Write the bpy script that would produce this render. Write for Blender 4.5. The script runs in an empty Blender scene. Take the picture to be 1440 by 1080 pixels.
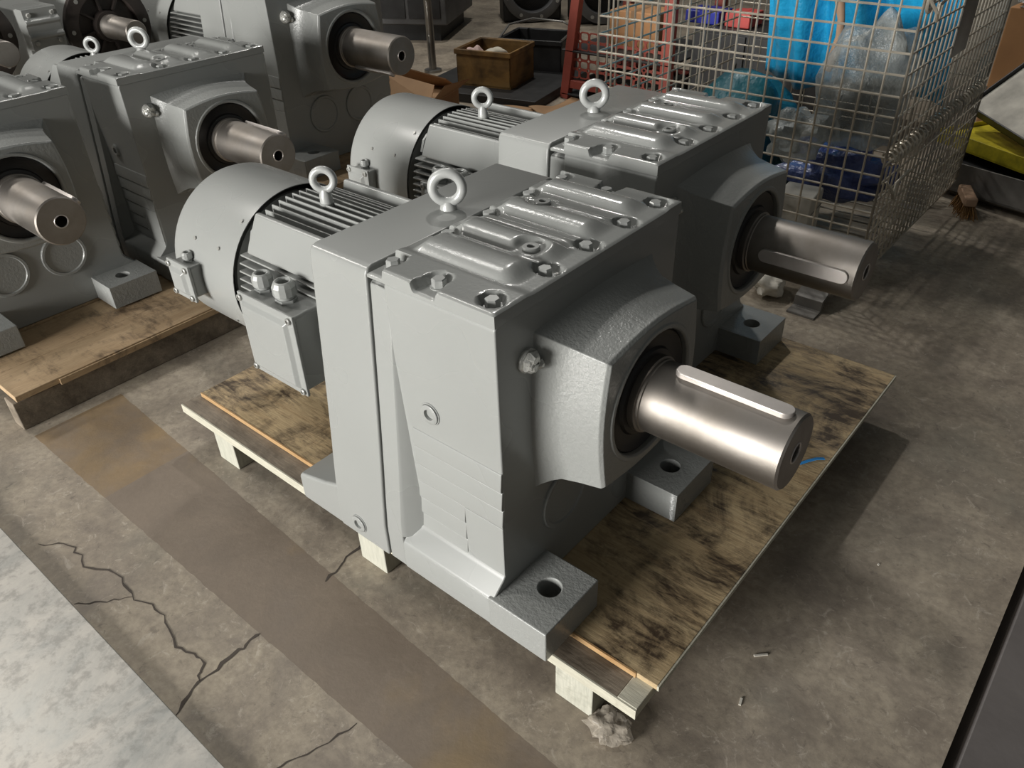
import bpy, bmesh, math, random
from math import sin, cos, pi, radians
from mathutils import Vector, Matrix
random.seed(7)
sc = bpy.context.scene
COL = sc.collection
ZP = 0.115                                   # pallet top above the floor

# ------------------------------------------------------------------ camera
cam = bpy.data.cameras.new('camera'); camo = bpy.data.objects.new('camera', cam); COL.objects.link(camo)
YAW, PIT, ROL = radians(131.0637), radians(-35.1495), radians(-1.9381)
fw = Vector((cos(PIT)*cos(YAW), cos(PIT)*sin(YAW), sin(PIT)))
rt = fw.cross(Vector((0, 0, 1))).normalized(); up = rt.cross(fw)
r2 = rt*cos(ROL) + up*sin(ROL); u2 = -rt*sin(ROL) + up*cos(ROL)
m = Matrix((r2, u2, -fw)).transposed().to_4x4(); m.translation = (0.56, -0.5793, 1.0344 + ZP)
camo.matrix_world = m
cam.sensor_width = 36; cam.lens = 36*1114.54/1440; cam.clip_start = .01; cam.clip_end = 200
sc.camera = camo

# ------------------------------------------------------------------ light
W_ = bpy.data.worlds.new('world'); sc.world = W_; W_.use_nodes = True
bg = W_.node_tree.nodes['Background']; bg.inputs[0].default_value = (.98, 1.0, .95, 1); bg.inputs[1].default_value = .08
def area(name, loc, target, sx, sy, power, col=(1, .97, .92)):
    l = bpy.data.lights.new(name, 'AREA'); l.shape = 'RECTANGLE'; l.size = sx; l.size_y = sy; l.energy = power; l.color = col
    o = bpy.data.objects.new(name, l); COL.objects.link(o); o.location = loc
    o.rotation_euler = (Vector(target) - Vector(loc)).to_track_quat('-Z', 'Y').to_euler()
    return o
area('bay_door_offscreen', (-1.5, -6.0, 1.4), (-.4, .3, .4), 2.6, 1.6, 690, (1, .98, .94))
area('ceiling_lamp_offscreen', (-5.0, -.9, 4.8), (-.8, -.3, .0), 1.2, .4, 95, (1, .96, .9))
area('ceiling_lamp_offscreen', (-2.9, 3.6, 4.7), (-.4, 1.4, .2), .25, .14, 70, (1, .97, .92))
area('ceiling_lamp_offscreen', (-3.7, 1.75, 5.2), (-.6, .6, .3), 1.3, .10, 42, (1, .97, .92))
vs = sc.view_settings
vs.view_transform = 'Standard'; vs.look = 'None'; vs.gamma = 1; vs.use_curve_mapping = False; vs.exposure = 0

# ------------------------------------------------------------------ materials
M = {}
class NT:
    def __init__(s, name):
        s.m = bpy.data.materials.new(name); s.m.use_nodes = True; s.t = s.m.node_tree
        s.b = s.t.nodes['Principled BSDF']; M[name] = s.m
        s.co = s.n('ShaderNodeTexCoord').outputs['Object']
    def n(s, ty, **k):
        x = s.t.nodes.new(ty)
        for a, v in k.items(): setattr(x, a, v)
        return x
    def l(s, a, b): s.t.links.new(a, b)
    def set(s, i, v):
        if hasattr(v, 'is_linked'): s.l(v, s.b.inputs[i])
        else: s.b.inputs[i].default_value = (*v, 1) if isinstance(v, tuple) and len(v) == 3 else v
    def scale(s, v, co=None):
        x = s.n('ShaderNodeMapping'); x.inputs['Scale'].default_value = v; s.l(co or s.co, x.inputs[0]); return x.outputs[0]
    def noise(s, sc_, det=4, rough=.55, dist=0, co=None):
        x = s.n('ShaderNodeTexNoise'); x.inputs['Scale'].default_value = sc_; x.inputs['Detail'].default_value = det
        x.inputs['Roughness'].default_value = rough; x.inputs['Distortion'].default_value = dist; s.l(co or s.co, x.inputs['Vector']); return x.outputs[0]
    def ramp(s, f, *st):
        x = s.n('ShaderNodeValToRGB'); e = x.color_ramp.elements
        while len(e) < len(st): e.new(.5)
        for i, (p, c) in enumerate(st):
            e[i].position = p; e[i].color = (*c, 1) if isinstance(c, tuple) else (c, c, c, 1)
        s.l(f, x.inputs[0]); return x.outputs[0]
    def mix(s, f, a, b, ty='MIX'):
        x = s.n('ShaderNodeMix', data_type='RGBA', blend_type=ty)
        for i, v in ((0, f), (6, a), (7, b)):
            if hasattr(v, 'is_linked'): s.l(v, x.inputs[i])
            else: x.inputs[i].default_value = (*v, 1) if isinstance(v, tuple) else v
        return x.outputs[2]
    def math(s, op, a, b=0.):
        x = s.n('ShaderNodeMath', operation=op)
        for i, v in ((0, a), (1, b)):
            if hasattr(v, 'is_linked'): s.l(v, x.inputs[i])
            else: x.inputs[i].default_value = v
        return x.outputs[0]
    def bump(s, h, st, d=.002):
        x = s.n('ShaderNodeBump'); x.inputs['Strength'].default_value = st; x.inputs['Distance'].default_value = d
        s.l(h, x.inputs['Height']); s.l(x.outputs[0], s.b.inputs['Normal'])

def simple(name, col, rough=.5, metal=0., var=.18, vs_=14, bump=0., bs=300, coat=0., spec=.5, bd=.001):
    t = NT(name); nz = t.noise(vs_, 5)
    d = tuple(max(0, c*(1-var)) for c in col); h = tuple(min(1, c*(1+var)) for c in col)
    t.set('Base Color', t.ramp(nz, (.3, d), (.7, h))); t.set('Roughness', rough); t.set('Metallic', metal)
    t.set('Coat Weight', coat); t.set('Coat Roughness', .12); t.set('Specular IOR Level', spec)
    if bump: t.bump(t.noise(bs, 3), bump, bd)
    return t.m

def paint(name, col, bumpst, r0=.24, r1=.34):
    t = NT(name)
    nz = t.noise(4, 1); f = t.noise(130, 2); g = t.noise(330, 2)
    c = t.ramp(nz, (.2, tuple(v*.95 for v in col)), (.8, tuple(min(1, v*1.06) for v in col)))
    t.set('Base Color', c)
    t.set('Roughness', t.ramp(t.noise(6, 1), (.2, r0), (.8, r1)))
    t.set('Specular IOR Level', .5)
    if bumpst: t.bump(t.math('ADD', t.math('MULTIPLY', f, .7), t.math('MULTIPLY', g, .35)), bumpst, .0012)
    return t.m
PAINT = (.285, .293, .283)
paint('paint_side', PAINT, 0)
paint('paint_cast', PAINT, .8)
paint('paint_cover', PAINT, .22, .13, .24)

t = NT('shaft_steel')                          # brushed turned steel
st = t.scale((900, 6, 6)); lines = t.noise(1., 2, co=st); blot = t.noise(14, 4)
t.set('Base Color', t.mix(t.ramp(blot, (.4, 0.), (.75, 1.)), (.33, .305, .28), (.25, .225, .196)))
t.set('Metallic', 1.); t.set('Roughness', t.ramp(blot, (.3, .46), (.7, .56)))
t.b.inputs['Anisotropic'].default_value = .35
t.bump(lines, .12, .0004)
simple('key_steel', (.60, .56, .53), .42, .75, .06, 60, .1, 700)
simple('bolt_zinc', (.36, .36, .34), .38, .35, .2, 60)
simple('black_rubber', (.012, .011, .011), .42, 0, .2, 30)
simple('dark_hole', (.012, .012, .012), .7)
simple('gland_grey', (.34, .35, .34), .33, .2, .1, 60)
simple('tape_foil', (.55, .55, .52), .3, .4, .3, 90, .6, 120, bd=.004)
simple('eye_paint', (.42, .43, .42), .3, .1, .1, 40, .2, 200)
simple('dark_flange', (.045, .036, .032), .42, .2, .3, 20, .2, 150)
simple('dark_machine', (.035, .035, .036), .5, .2, .3, 12)
simple('mid_machine', (.11, .11, .112), .45, .2, .2, 8)
simple('red_paint', (.33, .075, .055), .5, 0, .2, 9, .15, 120)
simple('wire_zinc', (.46, .42, .35), .36, .6, .25, 25)
simple('cardboard', (.33, .20, .105), .8, 0, .16, 6, .15, 60)
simple('orange_card', (.52, .27, .12), .7, 0, .12, 6)
simple('blue_film', (.02, .36, .66), .32, 0, .3, 5, .7, 16, bd=.02, coat=.2)
simple('teal_film', (.008, .10, .13), .4, 0, .4, 6, .7, 16, bd=.02)
simple('navy_film', (.06, .09, .26), .35, 0, .5, 8, .8, 22, bd=.02, coat=.2)
simple('white_card', (.52, .50, .45), .75, 0, .15, 9, .3, 30, bd=.004)
simple('red_print', (.55, .08, .07), .5)
simple('blue_plastic', (.02, .03, .30), .4)
simple('yellow_plastic', (.62, .52, .03), .5, 0, .35, 22)
simple('grey_tin', (.20, .19, .175), .5, .25, .25, 10, .2, 70)
simple('white_paper', (.62, .59, .52), .8, 0, .35, 9, .4, 30, bd=.004)
simple('tan_stick', (.40, .26, .17), .7)
simple('bristle', (.24, .13, .045), .9, 0, .4, 40)
simple('pale_lump', (.60, .56, .46), .8, 0, .12, 8)
simple('pink_lump', (.62, .46, .42), .8, 0, .1, 8)
simple('black_mat', (.018, .018, .018), .55, 0, .3, 20, .3, 80)
simple('blue_plastic_strip', (.03, .25, .62), .4)
simple('post_steel', (.30, .29, .27), .35, .8, .2, 10)
simple('crack_dark', (.07, .057, .047), .9)
t = NT('clear_film')                           # hazy plastic bag
t.set('Base Color', t.ramp(t.noise(9, 5), (.35, (.24, .26, .25)), (.7, (.50, .52, .50)))); t.set('Roughness', .28)
t.set('Alpha', t.ramp(t.noise(7, 4), (.3, .35), (.7, .75))); t.bump(t.noise(22, 4), .9, .02)
t = NT('oily_box')
nz = t.noise(5, 5, .6, .6); v = t.noise(3, 4, co=t.scale((1, 1, 6)))
c = t.mix(t.ramp(nz, (.38, 1.), (.62, 0.)), (.30, .17, .05), (.075, .042, .016))
t.set('Base Color', t.mix(t.ramp(v, (.45, 0.), (.7, .5)), c, (.36, .23, .09))); t.set('Roughness', .6)

def wood(name, a, b, dark, lo, hi, sx=(1, 9, 9), ax=3.):
    t = NT(name)
    grain = t.noise(ax, 6, .6, .8, co=t.scale(sx)); fine = t.noise(30, 4, .6, co=t.scale(sx))
    big = t.noise(6.5, 7, .72, .7); strk = t.noise(12., 6, .75, .6, co=t.scale((1, 4.2, 4.2)))
    base = t.mix(t.ramp(grain, (.3, 0.), (.7, 1.)), a, b)
    base = t.mix(.35, base, t.ramp(fine, (.3, tuple(c*.5 for c in a)), (.7, b)))
    msk = t.math('ADD', t.math('MULTIPLY', big, .6), t.math('MULTIPLY', strk, .4))
    t.set('Base Color', t.mix(t.ramp(msk, (lo, 1.), (hi, 0.)), base, dark))
    t.set('Roughness', t.ramp(msk, (lo, .42), (hi, .75))); t.bump(fine, .25, .002)
    return t.m
wood('ply_stained', (.41, .285, .15), (.58, .45, .265), (.060, .040, .024), .415, .545)
wood('plank_wood', (.40, .27, .15), (.52, .38, .23), (.11, .075, .045), .36, .50, (9, 1, 9))
wood('frame_wood', (.20, .165, .125), (.30, .25, .19), (.10, .08, .06), .40, .56)
wood('edge_pale', (.47, .45, .36), (.58, .56, .46), (.24, .21, .16), .32, .46)
wood('edge_orange', (.38, .22, .09), (.48, .31, .15), (.30, .15, .05), .30, .45)
wood('block_pale', (.43, .43, .36), (.53, .52, .44), (.25, .24, .19), .32, .46, (9, 9, 1))
wood('board_yellow', (.46, .33, .16), (.56, .43, .22), (.13, .08, .04), .36, .5)

# floor concrete: mottling, stains, worn marking stripe
t = NT('concrete')
sep = t.n('ShaderNodeSeparateXYZ'); t.l(t.co, sep.inputs[0]); X, Y = sep.outputs[0], sep.outputs[1]
big = t.noise(1.6, 6, .62, .4); mid = t.noise(7, 6, .65, .5); fine = t.noise(55, 5, .7); spk = t.noise(17, 8, .75, 1.0)
base = t.mix(t.ramp(big, (.35, 0.), (.65, 1.)), (.33, .28, .215), (.455, .395, .31))
base = t.mix(t.ramp(mid, (.36, .75), (.58, 0.)), base, (.205, .172, .14))
base = t.mix(t.ramp(t.noise(3.1, 5, .6, .6), (.52, 0.), (.68, .55)), base, (.185, .175, .145))
base = t.mix(t.ramp(fine, (.35, .45), (.6, 0.)), base, (.15, .125, .103))
base = t.mix(t.ramp(spk, (.60, 0.), (.68, .45)), base, (.50, .45, .38))
scf = t.noise(26, 9, .8, 1.6); pit = t.noise(41, 7, .75, .8)
base = t.mix(t.ramp(scf, (.565, 0.), (.64, .5)), base, (.54, .48, .40))
base = t.mix(t.ramp(pit, (.30, .7), (.42, 0.)), base, (.12, .10, .082))
yw = t.math('ADD', Y, t.math('MULTIPLY', t.math('SUBTRACT', t.noise(30, 5), .5), .007))
slope = t.math('ADD', yw, t.math('MULTIPLY', X, .055))
inb = t.math('MULTIPLY', t.math('GREATER_THAN', yw, -.205), t.math('LESS_THAN', slope, -.058))
inb = t.math('MULTIPLY', inb, t.math('GREATER_THAN', X, -1.27))
stripe = t.mix(t.ramp(t.noise(2.3, 5, .6, .3), (.54, 0.), (.68, .6)), (.20, .158, .122), (.30, .20, .075))
stripe = t.mix(t.math('MULTIPLY', t.math('LESS_THAN', X, -.93), t.ramp(t.noise(9, 5, .6), (.35, .2), (.6, .75))), stripe, (.27, .175, .075))
stripe = t.mix(t.ramp(mid, (.4, .35), (.6, 0.)), stripe, (.15, .118, .09))
base = t.mix(t.math('MULTIPLY', inb, .85), base, stripe)
t.set('Base Color', base)
t.set('Roughness', t.ramp(mid, (.35, .42), (.65, .62))); t.set('Specular IOR Level', .35)
t.bump(t.math('ADD', t.math('MULTIPLY', fine, .5), mid), .28, .003)
t = NT('slab_dark')
b = t.ramp(t.noise(3, 6, .6, .4), (.35, (.105, .094, .09)), (.65, (.16, .145, .138)))
t.set('Base Color', b); t.set('Roughness', .42); t.bump(t.noise(60, 4), .15, .002)
t = NT('plate_steel')
sm = t.noise(6, 7, .7, .5, co=t.scale((1, .55, 1))); fin = t.noise(38, 5, .7)
c = t.mix(t.ramp(sm, (.38, 0.), (.62, 1.)), (.24, .243, .23), (.42, .40, .365))
c = t.mix(t.ramp(fin, (.36, .4), (.52, 0.)), c, (.10, .098, .09))
t.set('Base Color', c); t.set('Metallic', .5); t.set('Roughness', t.ramp(sm, (.3, .34), (.7, .48))); t.bump(fin, .08, .002)

# ------------------------------------------------------------------ mesh helpers
class MB:
    def __init__(s): s.v = []; s.f = []
    def box(s, x0, x1, y0, y1, z0, z1):
        b = len(s.v); s.v += [(x, y, z) for z in (z0, z1) for y in (y0, y1) for x in (x0, x1)]
        s.f += [tuple(b+i for i in q) for q in ((0, 2, 3, 1), (4, 5, 7, 6), (0, 1, 5, 4), (2, 6, 7, 3), (0, 4, 6, 2), (1, 3, 7, 5))]; return s
    def loft(s, loops, cap0=True, cap1=True, closed=False):
        b = len(s.v); n = len(loops[0])
        for lp in loops: s.v += [tuple(q) for q in lp]
        k = len(loops)
        for i in range(k if closed else k-1):
            j = (i+1) % k
            for a in range(n):
                c = (a+1) % n; s.f.append((b+i*n+a, b+i*n+c, b+j*n+c, b+j*n+a))
        if not closed:
            if cap0: s.f.append(tuple(b+i for i in range(n))[::-1])
            if cap1: s.f.append(tuple(b+(k-1)*n+i for i in range(n)))
        return s
    def prism(s, poly, axis, a0, a1):
        def P(q, a): return {0: (a, q[0], q[1]), 1: (q[0], a, q[1]), 2: (q[0], q[1], a)}[axis]
        return s.loft([[P(q, a0) for q in poly], [P(q, a1) for q in poly]])
    def lathe(s, prof, c=(0, 0, 0), axis=0, n=40, cap=True):      # prof: (along, radius)
        loops = []
        for a, r in prof:
            lp = []
            for i in range(n):
                th = 2*pi*i/n; u, w = r*cos(th), r*sin(th)
                o = {0: (a, u, w), 1: (w, a, u), 2: (u, w, a)}[axis]
                lp.append((c[0]+o[0], c[1]+o[1], c[2]+o[2]))
            loops.append(lp)
        return s.loft(loops, cap, cap)
    def tube(s, path, r, n=8, closed=False):
        path = [Vector(q) for q in path]; loops = []; k = len(path); prev = None
        for i, q in enumerate(path):
            d = (path[(i+1) % k] - path[i-1]) if closed else (path[min(i+1, k-1)] - path[max(i-1, 0)])
            d.normalize()
            if prev is None:
                prev = d.orthogonal().normalized()
            prev = (prev - d*prev.dot(d)).normalized(); w = d.cross(prev)
            rr = r[i] if isinstance(r, (list, tuple)) else r
            loops.append([q + prev*rr*cos(2*pi*a/n) + w*rr*sin(2*pi*a/n) for a in range(n)])
        return s.loft(loops, True, True, closed)
    def torus(s, c, R, r, plane='xz', n=36, k=12):
        ax = {'xz': ((1, 0, 0), (0, 0, 1)), 'xy': ((1, 0, 0), (0, 1, 0)), 'yz': ((0, 1, 0), (0, 0, 1))}[plane]
        u, w = Vector(ax[0]), Vector(ax[1])
        return s.tube([Vector(c) + u*R*cos(2*pi*i/n) + w*R*sin(2*pi*i/n) for i in range(n)], r, k, True)
    def grid(s, nx, ny, fn):
        b = len(s.v)
        for j in range(ny+1):
            for i in range(nx+1): s.v.append(tuple(fn(i/nx, j/ny)))
        for j in range(ny):
            for i in range(nx):
                a = b+j*(nx+1)+i; s.f.append((a, a+1, a+nx+2, a+nx+1))
        return s
    def holed(s, x0, x1, y0, y1, z0, z1, hx, hy, hr, n=28):
        angs = [2*pi*i/n for i in range(n)] + [math.atan2(y-hy, x-hx) % (2*pi) for x in (x0, x1) for y in (y0, y1)]
        angs = sorted(set(round(a, 5) for a in angs)); out = []; inn = []
        for a in angs:
            c, q = cos(a), sin(a); ts = []
            if abs(c) > 1e-6: ts.append(((x1 if c > 0 else x0)-hx)/c)
            if abs(q) > 1e-6: ts.append(((y1 if q > 0 else y0)-hy)/q)
            tt = min(ts); out.append((hx+c*tt, hy+q*tt)); inn.append((hx+c*hr, hy+q*hr))
        L = lambda p, z: [(x, y, z) for x, y in p]
        return s.loft([L(out, z0), L(out, z1), L(inn, z1), L(inn, z0)], closed=True)
    def build(s, name, mat, parent=None, bevel=0, seg=2, ang=38, loc=None, smooth=True):
        me = bpy.data.meshes.new(name); me.from_pydata([tuple(v) for v in s.v], [], s.f)
        bm = bmesh.new(); bm.from_mesh(me); bmesh.ops.recalc_face_normals(bm, faces=bm.faces); bm.to_mesh(me); bm.free()
        me.materials.append(M[mat])
        if smooth:
            me.polygons.foreach_set('use_smooth', [True]*len(me.polygons)); me.set_sharp_from_angle(angle=radians(ang))
        o = bpy.data.objects.new(name, me); COL.objects.link(o)
        if parent: o.parent = parent
        if loc: o.location = loc
        if bevel:
            b = o.modifiers.new('bevel', 'BEVEL'); b.width = bevel; b.segments = seg; b.limit_method = 'ANGLE'; b.angle_limit = radians(30); b.harden_normals = smooth
        return o
def empty(name, loc=(0, 0, 0), rz=0, s=1):
    o = bpy.data.objects.new(name, None); COL.objects.link(o); o.location = loc; o.rotation_euler = (0, 0, rz); o.scale = (s, s, s)
    o.empty_display_size = .05; return o
def tag(o, label, cat, group=None):
    o['label'] = label; o['category'] = cat
    if group: o['group'] = group
    return o
def struct(o): o['kind'] = 'structure'; return o
def cp(o, parent=None, loc=None, rot=None):
    c = o.copy(); COL.objects.link(c); c.parent = parent
    if loc is not None: c.location = loc
    if rot is not None: c.rotation_euler = rot
    for ch in [q for q in KIDS(o)]: cp(ch, c)
    return c
def KIDS(o): return [x for x in COL.objects if x.parent == o]
def ss(a, b, x):
    t_ = max(0, min(1, (x-a)/(b-a))); return t_*t_*(3-2*t_)

# ------------------------------------------------------------------ floor
struct(MB().box(-14, .617, -7, 14, -.12, 0).build('floor', 'concrete', smooth=False))
floor = bpy.data.objects['floor']
MB().box(.633, 8, -7, 14, -.12, 0).build('floor_slab', 'slab_dark', floor, bevel=.004)
MB().box(.60, .65, -7, 14, -.13, -.018).build('floor_joint', 'crack_dark', floor, smooth=False)
for nm, a in (('wall_back', (-12.3, 9, 12, 12.2)), ('wall_left', (-12.3, -12.1, -7, 12))):
    struct(MB().box(*a, -.1, 6.5).build(nm, 'mid_machine', smooth=False))
def crack(pts, w, jag=.006, sub=5):
    mb = MB(); P = []
    for i in range(len(pts)-1):
        for k in range(sub):
            f = k/sub; P.append((pts[i][0]+(pts[i+1][0]-pts[i][0])*f+random.uniform(-jag, jag), pts[i][1]+(pts[i+1][1]-pts[i][1])*f+random.uniform(-jag, jag)))
    P.append(pts[-1]); n = len(P)
    for i in range(n):
        d = Vector((P[min(i+1, n-1)][0]-P[max(i-1, 0)][0], P[min(i+1, n-1)][1]-P[max(i-1, 0)][1], 0)).normalized()
        ww = w*random.uniform(.35, 1.2)*(.35 if i in (0, n-1) else 1)
        q = Vector((P[i][0], P[i][1], .0006)); nn = Vector((-d.y, d.x, 0))*ww/2
        mb.v += [q-nn, q+nn]
    mb.f = [(2*i, 2*i+2, 2*i+3, 2*i+1) for i in range(n-1)]
    mb.build('crack', 'crack_dark', floor, smooth=False)
GP = [(-.905, -.352), (-.85, -.315), (-.78, -.322), (-.69, -.292), (-.62, -.305), (-.56, -.288), (-.47, -.312), (-.405, -.302), (-.372, -.325)]
crack(GP, .0042)
crack([(-.345, -.386), (-.37, -.325), (-.372, -.25), (-.374, -.205)], .007, .004)
crack([(-.378, -.055), (-.388, .0), (-.395, .06)], .006, .004)
crack([(-.70, -.384), (-.665, -.35), (-.63, -.305)], .003, .003)
crack([(-.16, -.36), (-.13, -.29), (-.11, -.21)], .004, .004)

pl = MB().box(-3.4, 1.6, -2.0, -.386, 0, .012).build('steel_plate', 'plate_steel', bevel=.002)
tag(pl, 'smudged bright steel sheet lying on the concrete floor beside the long crack', 'steel plate')

# ------------------------------------------------------------------ gear motor prototype (local: x along shaft, z=0 base)
Wd = .512; YC = .256; ZS = .355; HF = .063; XF = .104; WF = .136
def flare(z):                                   # near side y of the flared housing
    k = max(0, min(1, (z-.09)/.45)); return .04*(k**.85)
def section(fn, zs, top_round=.012):
    L = [(fn(z), z) for z in zs]; zt = zs[-1]
    L += [(fn(zt)+.004, zt+top_round*.7), (fn(zt)+.014, zt+top_round)]
    return L + [(Wd-y, z) for y, z in reversed(L)]
def make_unit():
    R = empty('gear_motor')
    ZZ = [0, .03, .07, .13, .19, .25, .31, .37, .43, .49, .529]
    MB().prism(section(flare, ZZ), 0, -.368, -.2415).build('rear_housing', 'paint_side', R, .004)
    # base lugs beneath the rear housing
    body = MB(); body.prism(section(lambda z: flare(z)+.0025, ZZ[:-1]+[.517], .006), 0, -.2385, -.2)
    side = lambda z: .0 if z < .055 else (.004 if z < .06 else (.036 if z > .08 else .02))
    prof = [(0.001, 0), (0.001, .055), (.005, .062), (.028, .082), (.0355, .095), (.036, .30), (.0345, .528), (.038, .534)]
    body.prism(prof + [(Wd-y, z) for y, z in reversed(prof)], 0, -.201, 0)
    body.build('body', 'paint_side', R, .004)
    # curved raised rim beside the groove
    rim = MB(); L = []
    for i in range(15):
        z = .070 + .45*i/14; yy = flare(z)+.0025; d = max(.0405-yy, .004)
        L.append([(-.2015, yy, z), (-.2005+.18*d, yy+d*.12, z), (-.2005+.55*d, yy+d*.72, z), (-.200+.85*d, .0405, z), (-.2015, .0405, z)])
    rim.loft(L).build('side_rim', 'paint_side', R)
    # louvre ribs
    rp = [(.037, -.002), (.0325, .0005), (.0318, .005), (.0345, .033), (.037, .035)]
    ra = MB().prism(rp, 0, -.178, -.0005).build('rib', 'paint_side', R, .0012); ra.location = (0, 0, .083+5*.0355)
    rs = MB().prism(rp, 0, -.178, -.078).build('rib', 'paint_side', R, .0012); rs.location = (0, 0, .083)
    cp(rs, R, (0, 0, .083+.0355)); cp(rs, R, (0, 0, .083+2*.0355))
    for k in (3, 4): cp(ra, R, (0, 0, .083+k*.0355))
    MB().box(-.077, -.0005, .0322, .04, .083, .083+3*.0355).build('rib_pad', 'paint_side', R, .0015)
    for k in range(6): cp(ra, R, (-.18, Wd, .083+k*.0355), (0, 0, pi))
    # feet
    f0 = MB().holed(-.01, XF, 0, WF, 0, HF, .053, .076, .0185).build('foot', 'paint_cast', R, .006, 3)
    f1 = MB().holed(-.01, XF, Wd-WF, Wd, 0, HF, .052, Wd-.072, .0185).build('foot', 'paint_cast', R, .006, 3)
    for y0, y1 in ((0, .12), (Wd-.12, Wd)):
        MB().prism([(-.48, 0), (-.36, 0), (-.36, .098), (-.40, .082), (-.474, .062), (-.48, .056)], 1, y0+.0005, y1-.0005).build('foot', 'paint_side', R, .006)
    MB().box(-.36, -.02, .03, Wd-.03, .001, .02).build('base_web', 'paint_side', R)
    # cover with cast ridges
    X0, X1, Y0, Y1 = -.232, .001, .0335, .4785
    bolts = [(-.212, .066), (-.122, .064), (-.030, .066), (-.029, .172), (-.029, .266), (-.029, .362), (-.030, .452),
             (-.122, .452), (-.214, .177), (-.214, .268), (-.214, .366), (-.212, .452)]
    def edge(i, bx, by):                          # which way a bolt pocket opens
        if i == 1: return (bx, Y0-.05)
        if i == 7: return (bx, Y1+.05)
        if i in (0, 8, 9, 10, 11): return (X0-.05, by)
        return (bx+.004, by-.004) if i == 2 else (bx+.006, by)
    pk = [(b_, edge(i, *b_)) for i, b_ in enumerate(bolts)]
    ridges = [(.141, .036, .0125), (.213, .028, .012), (.252, .011, .005), (.310, .030, .012), (.347, .010, .005), (.411, .028, .011)]
    bosses = [(-.078, .203), (-.165, .340)]
    def hz(x, y):
        h = .5525 - .002*ss(.095, .112, y)*(1-ss(.43, .445, y)); k = 0
        endx = ss(X0+.012, X0+.032, x)*(1-ss(-.060, -.024, x))
        for c, w, a in ridges:
            d = abs(y-c)/w
            if d < 1: k = max(k, a*(1-d**2.6)**.8)
        h += k*endx
        for bx, by in bosses:
            h = .553 + (h-.553)*ss(.017, .030, math.hypot(x-bx, y-by))
        for (bx, by), (ex, ey) in pk:
            vx, vy = ex-bx, ey-by; l2 = vx*vx+vy*vy; tt = max(0, min(1, ((x-bx)*vx+(y-by)*vy)/l2))
            d = math.hypot(x-bx-tt*vx, y-by-tt*vy); fl = .0158 + tt*(.014 if l2 > .001 else .0)
            h = .5395 + (h-.5395)*ss(fl-.0015, fl+.004, d)
        if x < -.199 and y < .088: h = min(h, .5395)
        e = min(x-X0, X1-x, y-Y0, Y1-y); h -= .0022*(1-ss(0, .004, e))
        return h
    NX, NY = 84, 150; cv = MB()
    cv.grid(NX, NY, lambda u, v: (X0+(X1-X0)*u, Y0+(Y1-Y0)*v, hz(X0+(X1-X0)*u, Y0+(Y1-Y0)*v)))
    ring = [i for i in range(NX+1)] + [(NX+1)*j+NX for j in range(1, NY+1)] + [(NX+1)*NY+i for i in range(NX-1, -1, -1)] + [(NX+1)*j for j in range(NY-1, 0, -1)]
    b_ = len(cv.v); cv.v += [(cv.v[i][0], cv.v[i][1], .5325) for i in ring]; n_ = len(ring)
    cv.f += [(ring[i], b_+i, b_+(i+1) % n_, ring[(i+1) % n_]) for i in range(n_)]
    cover = cv.build('cover', 'paint_cover', R, ang=50)
    bt = MB(); bt.lathe([(0, .0128), (.002, .0128)], n=20, axis=2); bt.lathe([(.002, .0102), (.0125, .0102), (.0138, .0088)], n=6, axis=2)
    b0 = None
    for bx, by in bolts:
        p_ = (bx, by, .5388)
        if b0 is None: b0 = bt.build('bolt', 'gland_grey', cover, ang=25, loc=p_)
        else: cp(b0, cover, p_, (0, 0, random.uniform(0, 1)))
    for bx, by in bosses:
        MB().lathe([(0, .013), (.004, .013), (.0055, .0115), (.0055, .0062), (-.006, .006)], (bx, by, .5525), 2, 24).build('cover_plug', 'paint_side', cover)
    # bearing boss
    def sq(h, kz, bul, n=12):
        c = [(-h, -h*kz), (h, -h*kz), (h, h*kz), (-h, h*kz)]; L = []
        for i in range(4):
            a, b2 = c[i], c[(i+1) % 4]
            for j in range(n):
                f = j/n; y = a[0]+(b2[0]-a[0])*f; z = a[1]+(b2[1]-a[1])*f; e = bul*sin(pi*f)
                if i == 0: z -= e
                elif i == 1: y += e
                elif i == 2: z += e
                else: y -= e
                L.append((y, z))
        return L
    def lp(x, h, kz, bul): return [(x, YC+y, ZS+z) for y, z in sq(h, kz, bul)]
    def cl(x, r):
        out = []
        for y, z in sq(.1, 1, 0):
            a = math.atan2(z, y); out.append((x, YC+r*cos(a), ZS+r*sin(a)))
        return out
    MB().loft([lp(-.004, .150, .93, .006), lp(.006, .140, .94, .008), lp(.018, .131, .95, .012), lp(.032, .124, .955, .013), lp(.06, .119, .955, .013), lp(.096, .114, .955, .013), lp(.101, .110, .955, .012),
               cl(.1012, .108), cl(.104, .107), cl(.104, .101), cl(.101, .0985), cl(.074, .098)], True, True).build('bearing_boss', 'paint_cast', R, .0025, 2)
    MB().lathe([(.0745, .0975), (.0945, .0975), (.0955, .095), (.091, .088), (.091, .070), (.0955, .067), (.0965, .062), (.0965, .050)], (0, YC, ZS), 0, 48).build('oil_seal', 'black_rubber', R)
    # shaft, with its axis through its own origin so that the key can sit at any angle
    sh = MB(); sh.lathe([(.078, .0565), (.103, .0595), (.107, .0595), (.1085, .0565), (.112, .0565), (.1135, .055), (.3165, .055), (.3195, .052), (.3195, .016), (.317, .0135), (.262, .0135)], n=72)
    shaft = sh.build('shaft', 'shaft_steel', R, loc=(0, YC, ZS))
    kl = []
    for x, e in ((.150, .05), (.295, 0)):
        for i in range(9):
            a = pi/2 + pi*i/8 if e else -pi/2 + pi*i/8
            kl.append((x+.0125*cos(a), .0125*sin(a)))
    MB().prism(kl, 2, .045, .0615).build('key', 'key_steel', shaft, .0012)
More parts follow.
